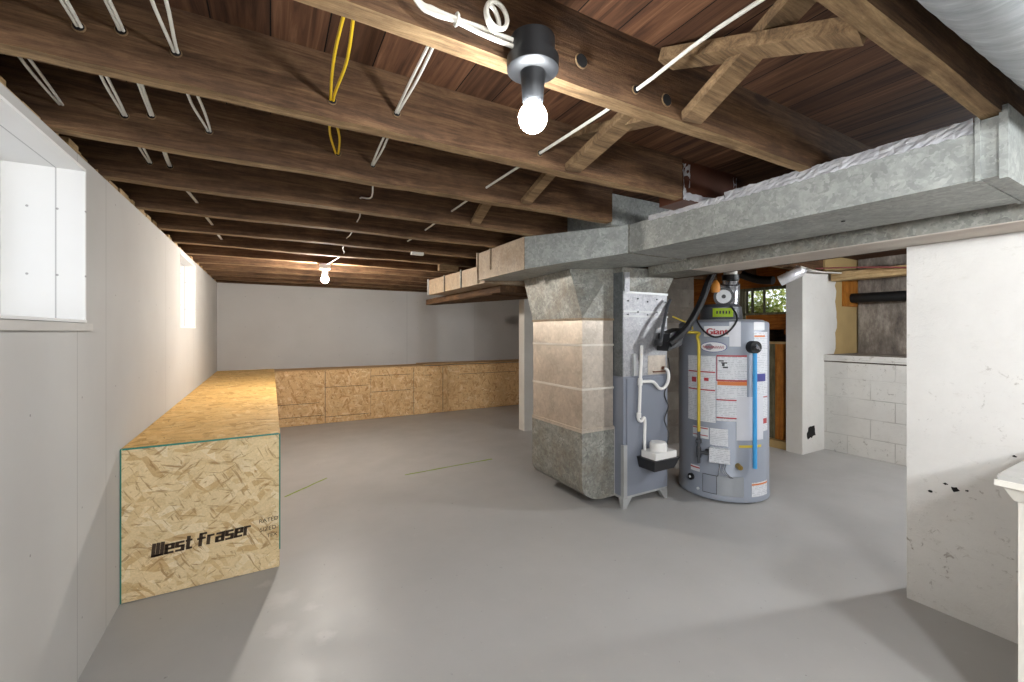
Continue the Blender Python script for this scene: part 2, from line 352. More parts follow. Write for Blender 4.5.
# left wall with two window recesses
W1 = (1.43, 2.256, 1.335, 1.93); W2 = (4.25, 5.03, 1.335, 1.93)
bm = nb(); X0 = -.95
for (y0, y1) in ((-3.0, W1[0]), (W1[1], W2[0]), (W2[1], YB)): box(bm, X0, XL, y0, y1, 0, ZC)
for a in (W1, W2): box(bm, X0, XL, a[0], a[1], 0, a[2]); box(bm, X0, XL, a[0], a[1], a[3], ZC)
struct('wall_left', bm, 'dry_left')
for i, a in enumerate((W1, W2)):
    fx = -.845
    bm = nb(); t = .012   # frame
    box(bm, fx-.04, fx, a[0]+t, a[0]+t+.04, a[2]+t, a[3]-t); box(bm, fx-.04, fx, a[1]-t-.04, a[1]-t, a[2]+t, a[3]-t)
    box(bm, fx-.04, fx, a[0]+t+.04, a[1]-t-.04, a[2]+t, a[2]+t+.04); box(bm, fx-.04, fx, a[0]+t+.04, a[1]-t-.04, a[3]-t-.04, a[3]-t)
    box(bm, fx-.035, fx-.005, (a[0]+a[1])/2-.02, (a[0]+a[1])/2+.02, a[2]+t+.04, a[3]-t-.04)
    wf = struct('window_%d' % (i+1), bm, 'white'); wf['kind'] = 'structure'
    struct('pane', box(nb(), fx-.022, fx-.018, a[0]+.05, a[1]-.05, a[2]+.05, a[3]-.05), 'glass', wf)
    bm = nb()   # lining boards of the recess
    box(bm, fx-.1, XL+.004, a[1]-.011, a[1]-.001, a[2]+.011, a[3]-.011); box(bm, fx-.1, XL+.004, a[0]+.001, a[0]+.011, a[2]+.011, a[3]-.011)
    box(bm, fx-.1, XL+.006, a[0]+.001, a[1]-.001, a[2]+.001, a[2]+.011); box(bm, fx-.1, XL+.004, a[0]+.001, a[1]-.001, a[3]-.011, a[3]-.001)
    struct('trim_%d' % (i+1), bm, 'jamb')
struct('trim_3', box(nb(), XL-.0, XL+.014, 1.3, 2.29, 1.305, 1.333), 'plain_dry', bevel=.003)
# ragged sill plate and rim above the left wall
bm = nb(); y = .2
random.seed(3)
pts = []
while y < YB:
    pts.append((y, XL-.02+random.uniform(-.02, .022))); y += random.uniform(.05, .14)
for (ya, xa), (yb, xb) in zip(pts, pts[1:]): box(bm, -.9, xa, ya, yb, ZC+.001, ZC+.028)
struct('trim_4', bm, 'paleboard')
struct('trim_5', box(nb(), -1.0, -.80, -3, YB, ZC+.03, ZT), 'beam')
struct('wall_back', box(nb(), -.95, 5.2, YB, YB+.1, 0, ZC), 'dry_back')
struct('trim_6', box(nb(), -.7, 5.2, YB+.03, YB+.1, ZC, ZT), 'joist')
struct('wall_rear', box(nb(), -.95, 6.3, -3.1, -3.0, 0, ZT), 'dry_back')
# plastered partition on the right, its top carries the soffit
bm = nb(); n = 14
struct('wall_right', box(nb(), 2.71, 2.93, -3, .868, 0, 1.716), 'plaster', bevel=.012)
random.seed(31)
for i_, (cy_, cz_, rr) in enumerate(((.70, .585, .016), (.73, .60, .007), (.78, .55, .008), (.66, .59, .006), (.52, .78, .006))):
    pts = [(cy_+rr*random.uniform(.6, 1.5)*math.cos(2*PI*j/9), cz_+rr*random.uniform(.4, .9)*math.sin(2*PI*j/9)) for j in range(9)]
    bm = nb(); hexa(bm, [(2.7085, a_, b_) for a_, b_ in pts], [(2.711, a_, b_) for a_, b_ in pts]); struct('trim_%d' % (20+i_), bm, 'hole')
# outer right wall: low block wall with ledge, bare concrete above
struct('wall_outer_lower', box(nb(), 5.35, 6.3, -3, 2.42, 0, 1.047), 'block_white')
struct('wall_outer_upper', box(nb(), 6.15, 6.3, -3, 2.42, 1.049, ZT), 'concrete')
struct('trim_7', box(nb(), 5.335, 5.352, -3, 2.42, .985, 1.049), 'block_white', bevel=.004)
struct('trim_17', box(nb(), 5.346, 5.351, -3, 2.42, .972, .984), 'block_grey')
struct('wall_stub', box(nb(), 4.90, 5.42, 2.42, 2.585, 0, ZC-.005), 'stub', bevel=.01)
struct('wall_end', box(nb(), 5.42, 6.3, 2.44, 2.585, 0, ZT), 'tanply')
# broken hole with crumbled plaster in the stub's face
bm = nb(); random.seed(11)
c0 = (5.07, .215); pts = []
for j in range(14):
    t = 2*PI*j/14; r = random.uniform(.028, .06); pts.append((c0[0]+r*1.9*math.cos(t), c0[1]+r*1.6*math.sin(t)))
prism_y(bm, pts, 2.4175, 2.4195); struct('trim_8', bm, 'hole')
random.seed(21); pts = [(5.40, 1.05)]+[(5.62+random.uniform(-.03, .03)-.04*math.sin(z*3), z) for z in [1.05+.06*i for i in range(16)]]+[(5.40, 1.955)]
bm = nb(); prism_y(bm, pts, 2.4355, 2.44); struct('trim_14', bm, 'stub')
struct('trim_15', box(nb(), 5.352, 6.15, -3, 2.42, 1.0475, 1.0495), 'concrete')
# framed wooden wall beyond the water heater, facing left
XW = 5.0
bm = nb(); box(bm, XW, XW+.05, 2.585, 5.2, 1.33, 1.50); box(bm, XW, XW+.05, 3.14, 5.2, 1.50, ZT); box(bm, XW, XW+.05, 2.585, 3.14, 1.80, ZT)
hexa(bm, [(XW, 2.585, 1.24), (XW+.04, 2.585, 1.24), (XW+.04, 2.66, 1.28), (XW, 2.66, 1.28)], [(XW, 2.585, 1.33), (XW+.04, 2.585, 1.33), (XW+.04, 2.66, 1.33), (XW, 2.66, 1.33)])
box(bm, XW, XW+.05, 3.0, 5.2, 0, 1.33)
struct('wall_wooden', bm, 'orange_x')
struct('wall_side', box(nb(), XW-.05, XW+.1, 5.2, YB, 0, ZT), 'plain_dry')
bm = nb(); box(bm, XW+.5, XW+.55, 2.585, 3.0, 0, 1.5); box(bm, XW+.05, XW+.5, 2.585, 2.6, 0, 1.45); box(bm, XW+.05, XW+.55, 2.585, 3.1, 1.45, 1.49); box(bm, XW+.05, XW+.5, 2.99, 3.0, 0, 1.45)
struct('trim_9', bm, 'beam')
f = struct('window_3', (lambda b: (box(b, XW-.02, XW+.05, 2.585, 3.14, 1.50, 1.525), box(b, XW-.02, XW+.05, 2.585, 3.14, 1.79, 1.82), box(b, XW-.02, XW+.05, 3.10, 3.20, 1.45, 1.82), box(b, XW+.0, XW+.03, 2.88, 2.895, 1.525, 1.79), box(b, XW+.0, XW+.03, 3.02, 3.035, 1.525, 1.79), box(b, XW, XW+.03, 2.585, 2.61, 1.525, 1.79)) and b)(nb()), 'greyboard')
struct('pane', box(nb(), XW+.012, XW+.016, 2.61, 3.10, 1.525, 1.79), 'glass', f)
struct('trim_10', box(nb(), XW-.03, XW+.10, 2.59, 3.0, 1.165, 1.19), 'paleboard')
struct('trim_11', box(nb(), XW-.02, XW+.06, 2.655, 2.745, .09, 1.165), 'stud')
struct('trim_12', box(nb(), XW+.0, XW+.03, 2.745, 3.0, .09, 1.165), 'greyboard')
struct('trim_13', box(nb(), XW-.07, XW+.06, 2.59, 3.6, 0, .085), 'tanply', bevel=.006)

# ------------------------------------------------------------ joists
ORD = ['first', 'second', 'third', 'fourth', 'fifth', 'sixth', 'seventh', 'eighth', 'ninth', 'tenth', 'eleventh', 'twelfth', 'thirteenth', 'fourteenth', 'fifteenth', 'sixteenth']
def joist(y1, x1, label, seed):
    random.seed(seed); bm = nb(); n = 34; x0 = -.80; y0 = y1-.05; secs = []
    for i in range(n+1):
        x = x0+(x1-x0)*i/n; zb = ZC+noise.noise((x*2.1, seed*3.7, 0))*.007+random.uniform(-.0015, .0015)
        dy = noise.noise((x*.8, seed*1.9, 5))*.006
        secs.append([bm.verts.new(p) for p in ((x, y0+dy+random.uniform(0, .003), zb+.003), (x, y1+dy-random.uniform(0, .003), zb), (x, y1+dy, ZT), (x, y0+dy, ZT))])
    for a, b in zip(secs, secs[1:]):
        for j in range(4): bm.faces.new((a[j], a[(j+1) % 4], b[(j+1) % 4], b[j]))
    bm.faces.new(secs[0]); bm.faces.new(secs[-1][::-1])
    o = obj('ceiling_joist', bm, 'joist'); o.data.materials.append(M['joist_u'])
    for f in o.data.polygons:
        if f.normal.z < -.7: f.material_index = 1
    return tag(o, label, 'joist', 'rough ceiling joists')
joists = []
ys = [.445, .965, 1.488, 2.0, 2.51, 3.02, 3.53, 4.04, 4.55, 5.06, 5.57, 6.08, 6.59]
for i, y in enumerate(ys):
    x1 = 5.9 if i > 1 else 5.9
    if i == 3: x1 = 1.80
    if i == 2: x1 = 1.79
    joists.append(joist(y, x1, '%s dark rough-sawn ceiling joist counted from the camera' % ORD[i], i+1))
for q, y in enumerate((-.07, -.58, -1.09, -1.6, -2.11, -2.62)): joist(y, 5.9, '%s dark ceiling joist behind the camera, counted backward' % ORD[q], 40+q)
def bore(j, x, z, r=.012):
    y = ys[j]-.05; b = nb(); lathe(b, (x, y, z), [(r, -.004), (r, .0015)], 14, 'y')
    obj('bored_hole', b, 'hole', joists[j])
    b = nb(); ring(b, (x, y-.001, z), r*1.08, .0022, 'y', 14); obj('hole_rim', b, 'joist_b', joists[j])
for x, z in ((.733, 2.034), (1.066, 2.017)): bore(1, x, z, .018)
for j, x, z in ((1, .934, 2.012), (2, -.41, 2.05), (2, -.331, 2.068), (2, -.22, 2.048), (2, .168, 2.023), (2, .369, 2.034), (2, .941, 2.018), (3, -.44, 2.05), (3, -.368, 2.068), (3, -.2, 2.051), (3, .25, 2.061), (3, .394, 2.038), (4, -.47, 2.058), (4, -.398, 2.055)): bore(j, x, z, .011)
# cross bridging
def strut(p, q, w, t, label):
    p, q = Vector(p), Vector(q); d = (q-p).normalized(); s_ = d.cross(Vector((0, 0, 1))).normalized(); u = s_.cross(d).normalized(); bm = nb()
    c = []
    for e in (p, q): c.append([e+s_*a*w/2+u*b*t/2 for a, b in ((-1, -1), (1, -1), (1, 1), (-1, 1))])
    hexa(bm, c[0], c[1])
    return tag(obj('bridging_strut', bm, 'joist_b', bevel=.003), label, 'wooden strut', 'cross bridging between the joists')
strut((1.175, .912, 1.985), (1.10, .45, 2.15), .075, .03, 'long light wooden bridging strut rising from the pierced joist toward the camera')
strut((1.06, .912, 2.14), (1.17, .45, 1.985), .075, .035, 'chunky wooden bridging strut crossing in front beneath the white wire')
strut((1.10, 1.43, 1.985), (1.035, .975, 2.03), .07, .03, 'brown wooden bridging strut behind the bulb, sloping up toward the camera')
strut((1.13, 1.43, 2.13), (1.07, .975, 1.99), .07, .03, 'brown wooden bridging strut right of the bulb, level with the joist bottom')
strut((1.18, 1.94, 1.99), (1.14, 1.492, 2.10), .055, .025, 'shadowed bridging strut in the third gap, low end far')
strut((1.12, 2.455, 1.985), (1.08, 2.005, 2.14), .06, .025, 'shadowed bridging strut in the fourth gap, low end far')

# main beam and soffit behind the trunk duct
tag(obj('wooden_beam', box(nb(), 2.78, 2.90, -.5, 4.2, 1.735, ZC-.002), 'beam', bevel=.004), 'long brown wooden beam running behind the trunk duct', 'beam')
sd = thing('return_duct', (2.6, 1, 1.70), 'flat painted return duct beside the partition wall, below the trunk duct', 'duct')
obj('casing', box(nb(), 2.462, 2.77, -.6, 2.28, 1.722, 1.95), 'galv_dark', sd)
obj('painted_underside', box(nb(), 2.465, 2.76, -.6, 1.9, 1.718, 1.7215), 'pinkpaint', sd, label='pale painted underside')

# ------------------------------------------------------------ trunk duct
td = thing('trunk_duct', (2.1, 2.0, 1.78), 'long galvanised rectangular trunk duct crossing under the joists', 'duct')
XD, XD2 = 1.93, 2.40
b = nb()
hexa(b, [(XD, .385, 1.776), (XD2, .385, 1.776), (XD2, 1.94, 1.79), (XD, 1.94, 1.79)], [(XD, .385, 1.96), (XD2, .385, 1.96), (XD2, 1.94, 1.962), (XD, 1.94, 1.962)])
obj('straight_section', b, 'galv', td)
b = nb()
hexa(b, [(XD, 1.942, 1.79), (XD2+.06, 1.942, 1.79), (XD2+.06, 3.30, 1.785), (1.54, 3.30, 1.738), (1.54, 2.54, 1.738)], [(XD, 1.942, 1.962), (XD2+.06, 1.942, 1.962), (XD2+.06, 3.30, 1.962), (1.54, 3.30, 1.962), (1.54, 2.54, 1.962)])
obj('offset_section', b, 'galv', td)
b = nb(); hexa(b, [(1.536, 2.545, 1.736), (1.53, 3.30, 1.736), (1.54, 3.30, 1.736), (1.545, 2.545, 1.736)], [(1.536, 2.545, 1.963), (1.53, 3.30, 1.963), (1.54, 3.30, 1.963), (1.545, 2.545, 1.963)])
box(b, 1.522, 1.532, 3.05, 3.062, 1.80, 1.968); box(b, 1.520, 1.545, 3.285, 3.302, 1.715, 1.970)
obj('side_panel', b, 'galv_warm', td, label='tan side panel')
b = nb(); hexa(b, [(1.60, 3.303, 1.722), (2.2, 3.303, 1.722), (2.1, 4.80, 1.73), (1.60, 4.80, 1.73)], [(1.60, 3.303, 1.88), (2.2, 3.303, 1.88), (2.1, 4.80, 1.90), (1.60, 4.80, 1.90)])
obj('reduced_section', b, 'galv_warm', td, label='smaller tan section at the far end')
for y in (3.82, 4.27): obj('joint_strip', box(nb(), 1.588, 1.60, y-.008, y+.008, 1.722, 1.90), 'galv_dark', td)
obj('joint_strip', box(nb(), 1.585, 1.60, 4.78, 4.802, 1.728, 1.91), 'steel', td)
b = nb(); box(b, XD-.006, XD2+.006, .44, .452, 1.772, 1.972); obj('joint_strip', b, 'galv', td)
b = nb(); box(b, XD-.008, XD2+.008, .381, .40, 1.765, 1.985); obj('end_flange', b, 'galv', td)
b = nb(); box(b, XD-.004, XD2+.004, 1.935, 1.947, 1.786, 1.966); obj('joint_strip', b, 'galv_dark', td)
b = nb(); tube(b, [(XD+.22, .9, 1.7785), (XD+.22, .9, 1.776)], .008); obj('small_hole', b, 'hole', td)
# lower brown panned return beneath the reduced section
rd = thing('panned_duct', (1.95, 4.4, 1.66), 'low brown metal panned duct beneath the far end of the trunk duct', 'duct')
b = nb(); prism(b, [(1.80, 3.40), (2.60, 3.40), (2.43, 3.98), (1.90, 5.5), (1.80, 5.5)], 1.66, 1.728); obj('casing', b, 'beam', rd)
b = nb(); prism(b, [(1.82, 3.6), (2.44, 3.70), (2.30, 3.75), (1.84, 4.7)], 1.652, 1.66); obj('seam', b, 'beam', rd)
tag(obj('wood_block', box(nb(), 1.44, 1.64, 3.99, 4.04, 1.905, 1.963), 'joist_b', bevel=.003), 'small pale wood block hung under the joists beside the far duct', 'wood block')
# joist bay box and copper-coloured pan above the trunk
tag(obj('bay_box', box(nb(), 1.84, 2.40, 2.0, 2.45, 1.965, 2.16), 'galv', bevel=.002), 'galvanised sheet box filling the joist bay above the trunk duct', 'duct box')
k_ = flat('copper_brown_sheet', '6d4433', .4, .5, var=.3, vs=5); M['copper'] = k_
bp = thing('bay_riser', (2.1, 1.6, 1.966), 'reddish-brown sheet riser with foil seams between joists on the trunk duct', 'duct box')
obj('casing', box(nb(), 1.81, 2.24, 1.445, 1.60, 1.966, 2.165), 'copper', bp)
def crumple(p0, p1, wdir, w, n, m, amp, seed):
    random.seed(seed); b = nb(); p0, p1, wd = Vector(p0), Vector(p1), Vector(wdir).normalized(); g = []
    nrm = (p1-p0).cross(wd).normalized()
    for i in range(n+1):
        row = []
        for j in range(m+1):
            e = random.uniform(-.07, .07)*w if j in (0, m) else 0
            row.append(b.verts.new(p0+(p1-p0)*i/n+wd*(w*j/m+e)+nrm*random.uniform(.001, amp)))
        g.append(row)
    for i in range(n):
        for j in range(m): b.faces.new((g[i][j], g[i+1][j], g[i+1][j+1], g[i][j+1]))
    bmesh.ops.solidify(b, geom=b.faces[:], thickness=.0006)
    return b
obj('foil_tape', crumple((1.806, 1.442, 1.966), (1.806, 1.442, 2.15), (1, 0, 0), .05, 10, 3, .006, 4), 'foil', bp)
obj('foil_tape', crumple((2.215, 1.442, 1.966), (2.215, 1.442, 2.15), (1, 0, 0), .03, 10, 2, .006, 5), 'foil', bp)
obj('foil_tape', crumple((1.80, 1.442, 1.967), (2.24, 1.442, 1.967), (0, 0, 1), .035, 20, 3, .008, 15), 'foil', bp)
obj('foil_tape', crumple((XD-.004, 1.30, 1.935), (XD-.004, .455, 1.925), (0, 0, 1), .045, 60, 5, .007, 6), 'foil', td, label='crumpled shiny foil tape')
obj('foil_tape', crumple((XD-.004, 1.78, 1.95), (XD-.004, 1.30, 1.935), (0, 0, 1), .03, 40, 4, .009, 8), 'foil', td)

# round duct at the upper right
b = nb(); P0, P1 = Vector((.75, .262, 2.02)), Vector((2.36, .222, 2.02)); n = 34
tube(b, [P0.lerp(P1, i/n) for i in range(n+1)], [.108+(.0012 if i % 2 else 0) for i in range(n+1)], 44)
rdc = thing('round_duct', (1.9, -.02, 1.94), 'dull silver round duct at the ceiling, nearest the camera at right', 'duct')
obj('pipe', b, 'round', rdc, smooth=True)
b = nb(); tube(b, [P0.lerp(P1, .80), P0.lerp(P1, .82)], .112, 40); obj('collar', b, 'steel', rdc, smooth=True)

# ------------------------------------------------------------ drop duct at furnace
dd = thing('drop_duct', (2.09, 2.74, 0), 'galvanised return drop duct standing at the furnace side, tan middle section', 'duct')
XA, XB, YA, YE = 1.94, 2.235, 2.41, 3.07
b = nb(); hexa(b, [(XA, YA, 1.40), (XB, YA, 1.40), (XB, YE, 1.40), (XA, YE, 1.40)], [(1.925, 2.54, 1.775), (2.238, 2.412, 1.775), (2.238, 3.2, 1.765), (1.925, 3.2, 1.765)])
obj('hood', b, 'galv_dark', dd, label='flared rusty hood')
obj('middle_section', box(nb(), XA+.002, XB-.002, YA+.002, YE-.002, .59, 1.40), 'galv_tan', dd, label='clean bright middle section')
for z in (1.205, .885): obj('joint_strip', box(nb(), XA-.004, XB+.002, YA-.004, YE+.002, z-.007, z+.007), 'seam', dd)
obj('joint_strip', box(nb(), XA-.006, XB+.002, YA-.006, YE+.002, 1.385, 1.402), 'galv_warm', dd)
obj('joint_strip', box(nb(), XA-.006, XB+.002, YA-.008, YE+.002, .575, .60), 'galv_tan', dd)
# boot: curved bottom sweeping toward the furnace (profile in x-z, extruded along y)
prof = [(XA-.004, .59), (XA-.004, .20)]
for j in range(1, 9):
    t = PI/2*j/8; prof.append((XA+.19-.194*math.cos(t), .20-.125*math.sin(t)))
prof += [(XB+.003, .075), (XB+.003, .59)]
b = nb(); prism_y(b, prof, YA-.004, YE+.004); obj('boot', b, 'galv_dark', dd, label='dull curved boot at the floor')
b = nb(); box(b, XB+.001, XB+.012, YA-.003, YA+.02, .08, .59); obj('edge_flange', b, 'steel', dd)

# ------------------------------------------------------------ furnace
fx0, fx1, fy0, fy1 = 2.249, 2.715, 2.32, 3.0
fu = thing('furnace', (2.48, 2.66, 0), 'grey upright gas furnace with bright silver coil case on metal feet', 'furnace')
obj('cabinet', box(nb(), fx0, fx1, fy0, fy1, .09, .97), 'furn', fu, bevel=.012)
obj('access_panel', box(nb(), fx0+.03, fx1-.02, fy0-.007, fy0, .10, .955), 'furn', fu, bevel=.004)
obj('corner_strip', box(nb(), fx0-.006, fx0+.03, fy0-.010, fy0+.02, .09, .47), 'steel', fu, label='bright zinc corner strip')
obj('coil_case', box(nb(), fx0, fx1-.005, fy0, fy1, .972, 1.60), 'coil', fu, label='bright silver coil case')
obj('side_sheet', box(nb(), fx0-.008, fx0-.001, fy0+.001, fy1, .972, 1.74), 'plenum_side', fu)
b = nb(); box(b, fx0-.003, fx1, fy0-.007, fy0, 1.41, 1.425); box(b, fx0-.003, fx1, fy0-.007, fy0, 1.445, 1.46); box(b, fx0-.003, fx1, fy0-.007, fy0, 1.585, 1.60)
obj('joint_strip', b, 'steel', fu)
b = nb(); box(b, fx0+.005, fx0+.055, fy0-.009, fy0-.001, 1.59, 1.74); obj('strap', b, 'coil', fu)
b = nb()
hexa(b, [(fx0, fy0+.01, 1.602), (fx1, fy0+.01, 1.602), (fx1, fy1, 1.602), (fx0, fy1, 1.602)], [(fx0, fy0+.01, 1.778), (2.775, 2.28, 1.778), (2.775, fy1, 1.778), (fx0, fy1, 1.778)])
obj('plenum', b, 'galv_dark', fu, label='dull galvanised plenum')
for i in range(5):
    for z in (1.43, 1.53): b = nb(); lathe(b, (fx0+.04+i*.1, fy0-.008, z+.02*(i % 2)), [(.006, -.003), (.006, .002)], 8, 'y'); obj('screw', b, 'dkgrey', fu)
for x_, z_ in ((2.42, 1.10), (2.66, 1.02)): b = nb(); lathe(b, (x_, fy0-.002, z_), [(.014, -.012), (.014, 0)], 12, 'y'); obj('port_fitting', b, 'copper', fu)
obj('tube_stub', box(nb(), 2.55, 2.68, fy0-.012, fy0, .99, 1.0), 'copper', fu)
b = nb(); box(b, 2.50, 2.69, fy0-.003, fy0, .975, 1.12); obj('cover_plate', b, 'galv_tan', fu)
b = nb(); box(b, 2.335, 2.36, fy0-.02, fy0, .975, 1.14); obj('bracket', b, 'steel', fu)
# feet frame
b = nb(); box(b, fx0, fx1, fy0+.004, fy0+.03, .072, .092); box(b, fx0, fx1, fy1-.03, fy1-.004, .072, .092); box(b, fx0, fx0+.026, fy0+.03, fy1-.03, .072, .092); box(b, fx1-.026, fx1, fy0+.03, fy1-.03, .072, .092)
obj('base_rail', b, 'steel', fu)
for x, sx in ((fx0, 1), (fx1, -1)):
    for y, sy in ((fy0, 1), (fy1, -1)):
        b = nb(); hexa(b, [(x, y, 0), (x+sx*.03, y, 0), (x+sx*.03, y+sy*.03, 0), (x, y+sy*.03, 0)], [(x, y, .072), (x+sx*.085, y, .072), (x+sx*.085, y+sy*.05, .072), (x, y+sy*.05, .072)])
        obj('foot', b, 'steel', fu)
# drain pipe
dp = thing('drain_pipe', (2.39, 2.29, .38), 'white plastic drain pipe with trap on the furnace front', 'pipe')
yp = fy0-.028
b = nb(); tube(b, smooth_path([(2.405, yp, 1.20), (2.40, yp, 1.10), (2.392, yp, .95), (2.385, yp, .80), (2.380, yp, .70), (2.372, yp, .665)]), .0125, 12); obj('riser', b, 'white', dp, smooth=True)
b = nb(); tube(b, smooth_path([(2.66, yp+.01, 1.02), (2.685, yp, 1.0), (2.695, yp, .95), (2.68, yp, .90), (2.64, yp, .868), (2.59, yp, .87), (2.55, yp, .905), (2.51, yp, .925), (2.40, yp, .93)]), .0125, 12); obj('trap', b, 'white', dp, smooth=True)
b = nb(); tube(b, smooth_path([(2.372, yp, .70), (2.372, yp, .655), (2.40, yp, .635), (2.43, yp, .66), (2.44, yp, .62), (2.425, yp-.01, .50), (2.42, yp-.02, .40)]), .011, 12); obj('lower_leg', b, 'white', dp, smooth=True)
for p_, q_ in (((2.390, yp, .955), (2.388, yp, .905)), ((2.376, yp, .70), (2.376, yp, .665))): obj('tee_fitting', tube(nb(), [p_, q_], .018, 12), 'white', dp, smooth=True)
# condensate pump
cp = thing('condensate_pump', (2.56, 2.2, .26), 'white condensate pump sitting in a black tray hung on the furnace', 'pump')
b = nb(); hexa(b, [(2.395, 2.16, .295), (2.60, 2.16, .295), (2.60, 2.31, .295), (2.395, 2.31, .295)], [(2.375, 2.14, .375), (2.64, 2.14, .375), (2.64, 2.312, .375), (2.375, 2.312, .375)]); obj('tray', b, 'black', cp, bevel=.005)
b = nb(); box(b, 2.40, 2.62, 2.155, 2.29, .376, .425); obj('housing', b, 'white', cp, bevel=.012)
b = nb(); lathe(b, (2.50, 2.22, .425), [(.062, 0), (.062, .05), (.055, .062), (.03, .065)], 24); obj('motor_cap', b, 'white', cp, smooth=True)
b = nb(); tube(b, smooth_path([(2.62, 2.25, .42), (2.67, 2.27, .52), (2.66, 2.3, .62), (2.70, 2.3, .72), (2.67, 2.31, .82), (2.72, 2.3, .95), (2.70, 2.3, 1.1)]), .005, 8); obj('power_cord', b, 'black', cp)
# ------------------------------------------------------------ flue hose, junction box by furnace
def cable(name, pts, r, mat, label, cat='cable', group=None, n=6, seg=8):
    b = nb(); tube(b, smooth_path(pts, n), r, seg); return tag(obj(name, b, mat, smooth=True), label, cat, group)
cable('vent_hose', [(3.10, 2.17, 1.82), (3.0, 2.16, 1.70), (2.86, 2.14, 1.50), (2.70, 2.14, 1.32), (2.56, 2.17, 1.21)], .027, 'rubber', 'thick black hose slanting from the water heater vent to the furnace', 'hose')
cable('tubing', [(2.50, 2.2, 1.20), (2.55, 2.22, 1.33), (2.64, 2.26, 1.48), (2.70, 2.28, 1.55)], .012, 'dkgrey', 'dark grey tube bending up beside the silver coil case', 'tube')
jb = thing('control_box', (2.62, 2.22, 1.18), 'black control box with a purple sticker between furnace and water heater', 'control box')
b = nb(); hexa(b, [(2.55, 2.17, 1.16), (2.70, 2.17, 1.20), (2.70, 2.28, 1.20), (2.55, 2.28, 1.16)], [(2.57, 2.17, 1.29), (2.72, 2.17, 1.33), (2.72, 2.28, 1.33), (2.57, 2.28, 1.29)]); obj('housing', b, 'black', jb, bevel=.008)
M['violet'] = flat('purple_sticker', '9a4a9c', .5); obj('sticker', box(nb(), 2.615, 2.635, 2.166, 2.1695, 1.22, 1.28), 'violet', jb)
b = nb(); lathe(b, (2.50, 2.22, 1.20), [(.03, 0), (.033, .02), (.025, .045), (.01, .05)], 16); obj('knob', b, 'black', jb)
cable('flexible_wire', [(2.70, 2.26, 1.42), (2.76, 2.2, 1.38), (2.84, 2.2, 1.35), (2.86, 2.2, 1.32)], .006, 'yellowpipe', 'short yellow wire running from the coil case behind the black hose')
cable('control_wire', [(3.02, 3.0, 1.967), (3.0, 3.0, 1.85), (2.96, 3.02, 1.5), (2.93, 3.0, 1.30)], .006, 'black', 'thin black wire hanging in front of the block chimney', n=5)
# ------------------------------------------------------------ water heater
TC = (3.27, 2.23); TR = .335
wh = thing('water_heater', (TC[0], TC[1], 0), 'large grey cylindrical gas water heater covered in labels', 'water heater')
def cyp(a, z, r): a = math.radians(a); return (TC[0]+r*math.cos(a), TC[1]+r*math.sin(a), z)
b = nb(); lathe(b, (TC[0], TC[1], 0), [(TR-.02, .008), (TR+.004, .014), (TR+.004, .05), (TR, .055), (TR, 1.365), (TR-.004, 1.375), (TR-.02, 1.385)], 72); obj('tank', b, 'tank', wh, smooth=True)
b = nb(); lathe(b, (TC[0], TC[1], 0), [(TR-.03, 1.385), (TR-.04, 1.395), (.12, 1.405)], 48); obj('lid', b, 'tank_lid', wh, smooth=True)
for a in (-160, -100, -40, 80, 160):
    x, y, _ = cyp(a, 0, TR-.05); b = nb(); lathe(b, (x, y, 0), [(.03, 0), (.03, .012)], 12); obj('foot', b, 'black', wh)
def patch(a0, a1, z0, z1, lift=.0015, r=None):
    b = nb(); r = (r or TR)+lift; n = max(2, int(abs(a1-a0)/3)); A = [a0+(a1-a0)*i/n for i in range(n+1)]
    out = [[b.verts.new(cyp(a, z, rr)) for a in A] for rr, z in ((r, z0), (r, z1), (r-lift, z1), (r-lift, z0))]
    for k_ in range(4):
        for i in range(n): b.faces.new((out[k_][i], out[k_][i+1], out[(k_+1) % 4][i+1], out[(k_+1) % 4][i]))
    return b
def join(bms):
    o_ = nb()
    for x in bms:
        me = bpy.data.meshes.new('t'); x.to_mesh(me); x.free(); o_.from_mesh(me); bpy.data.meshes.remove(me)
    return o_
def curved_text(s, size, a0, z, lift=.0022, thick=.0003, offset=0, shear=0):
    b = text_bm(s, size, thick, offset, shear=shear)
    bmesh.ops.triangulate(b, faces=b.faces[:])
    for v in b.verts:
        a = a0+math.degrees(v.co.x/TR); p = cyp(a, z+v.co.y, TR+lift+v.co.z); v.co = p
    return b
def lines(a0, a1, zs, h=.0035, lift=.002, rag=0):
    random.seed(int(zs[0]*1000)); return join([patch(a0, a1-random.uniform(0, rag), z, z+h, lift) for z in zs])
L = obj('brand_label', patch(-168, -134, 1.265, 1.345), 'label', wh, label='white and red name label')
obj('lettering', join([curved_text('Giant', .068, -165.6+q*.3, 1.281+.001*(q % 2), .0024+q*.0001) for q in range(5)]), 'red', L)
# oval badge
b = nb(); n = 28; vs = []
for j in range(n):
    t = 2*PI*j/n; vs.append(b.verts.new(cyp(-156.5+16.5*math.cos(t), 1.185+.041*math.sin(t), TR+.0015)))
b.faces.new(vs); bmesh.ops.solidify(b, geom=b.faces[:], thickness=.001); L = obj('oval_badge', b, 'purple', wh)
b = nb(); vs = []
for j in range(n):
    t = 2*PI*j/n; vs.append(b.verts.new(cyp(-156.5+15.6*math.cos(t), 1.185+.037*math.sin(t), TR+.0022)))
b.faces.new(vs); bmesh.ops.solidify(b, geom=b.faces[:], thickness=.0005); L2 = obj('badge_field', b, 'label', L)
b = nb(); random.seed(5); pts = [cyp(-169+25*i/40, 1.183+.013*math.sin(i*1.9)*(1 if i % 5 else 1.6), TR+.004) for i in range(41)]; tube(b, pts, .0016, 5); obj('script', b, 'red', wh)
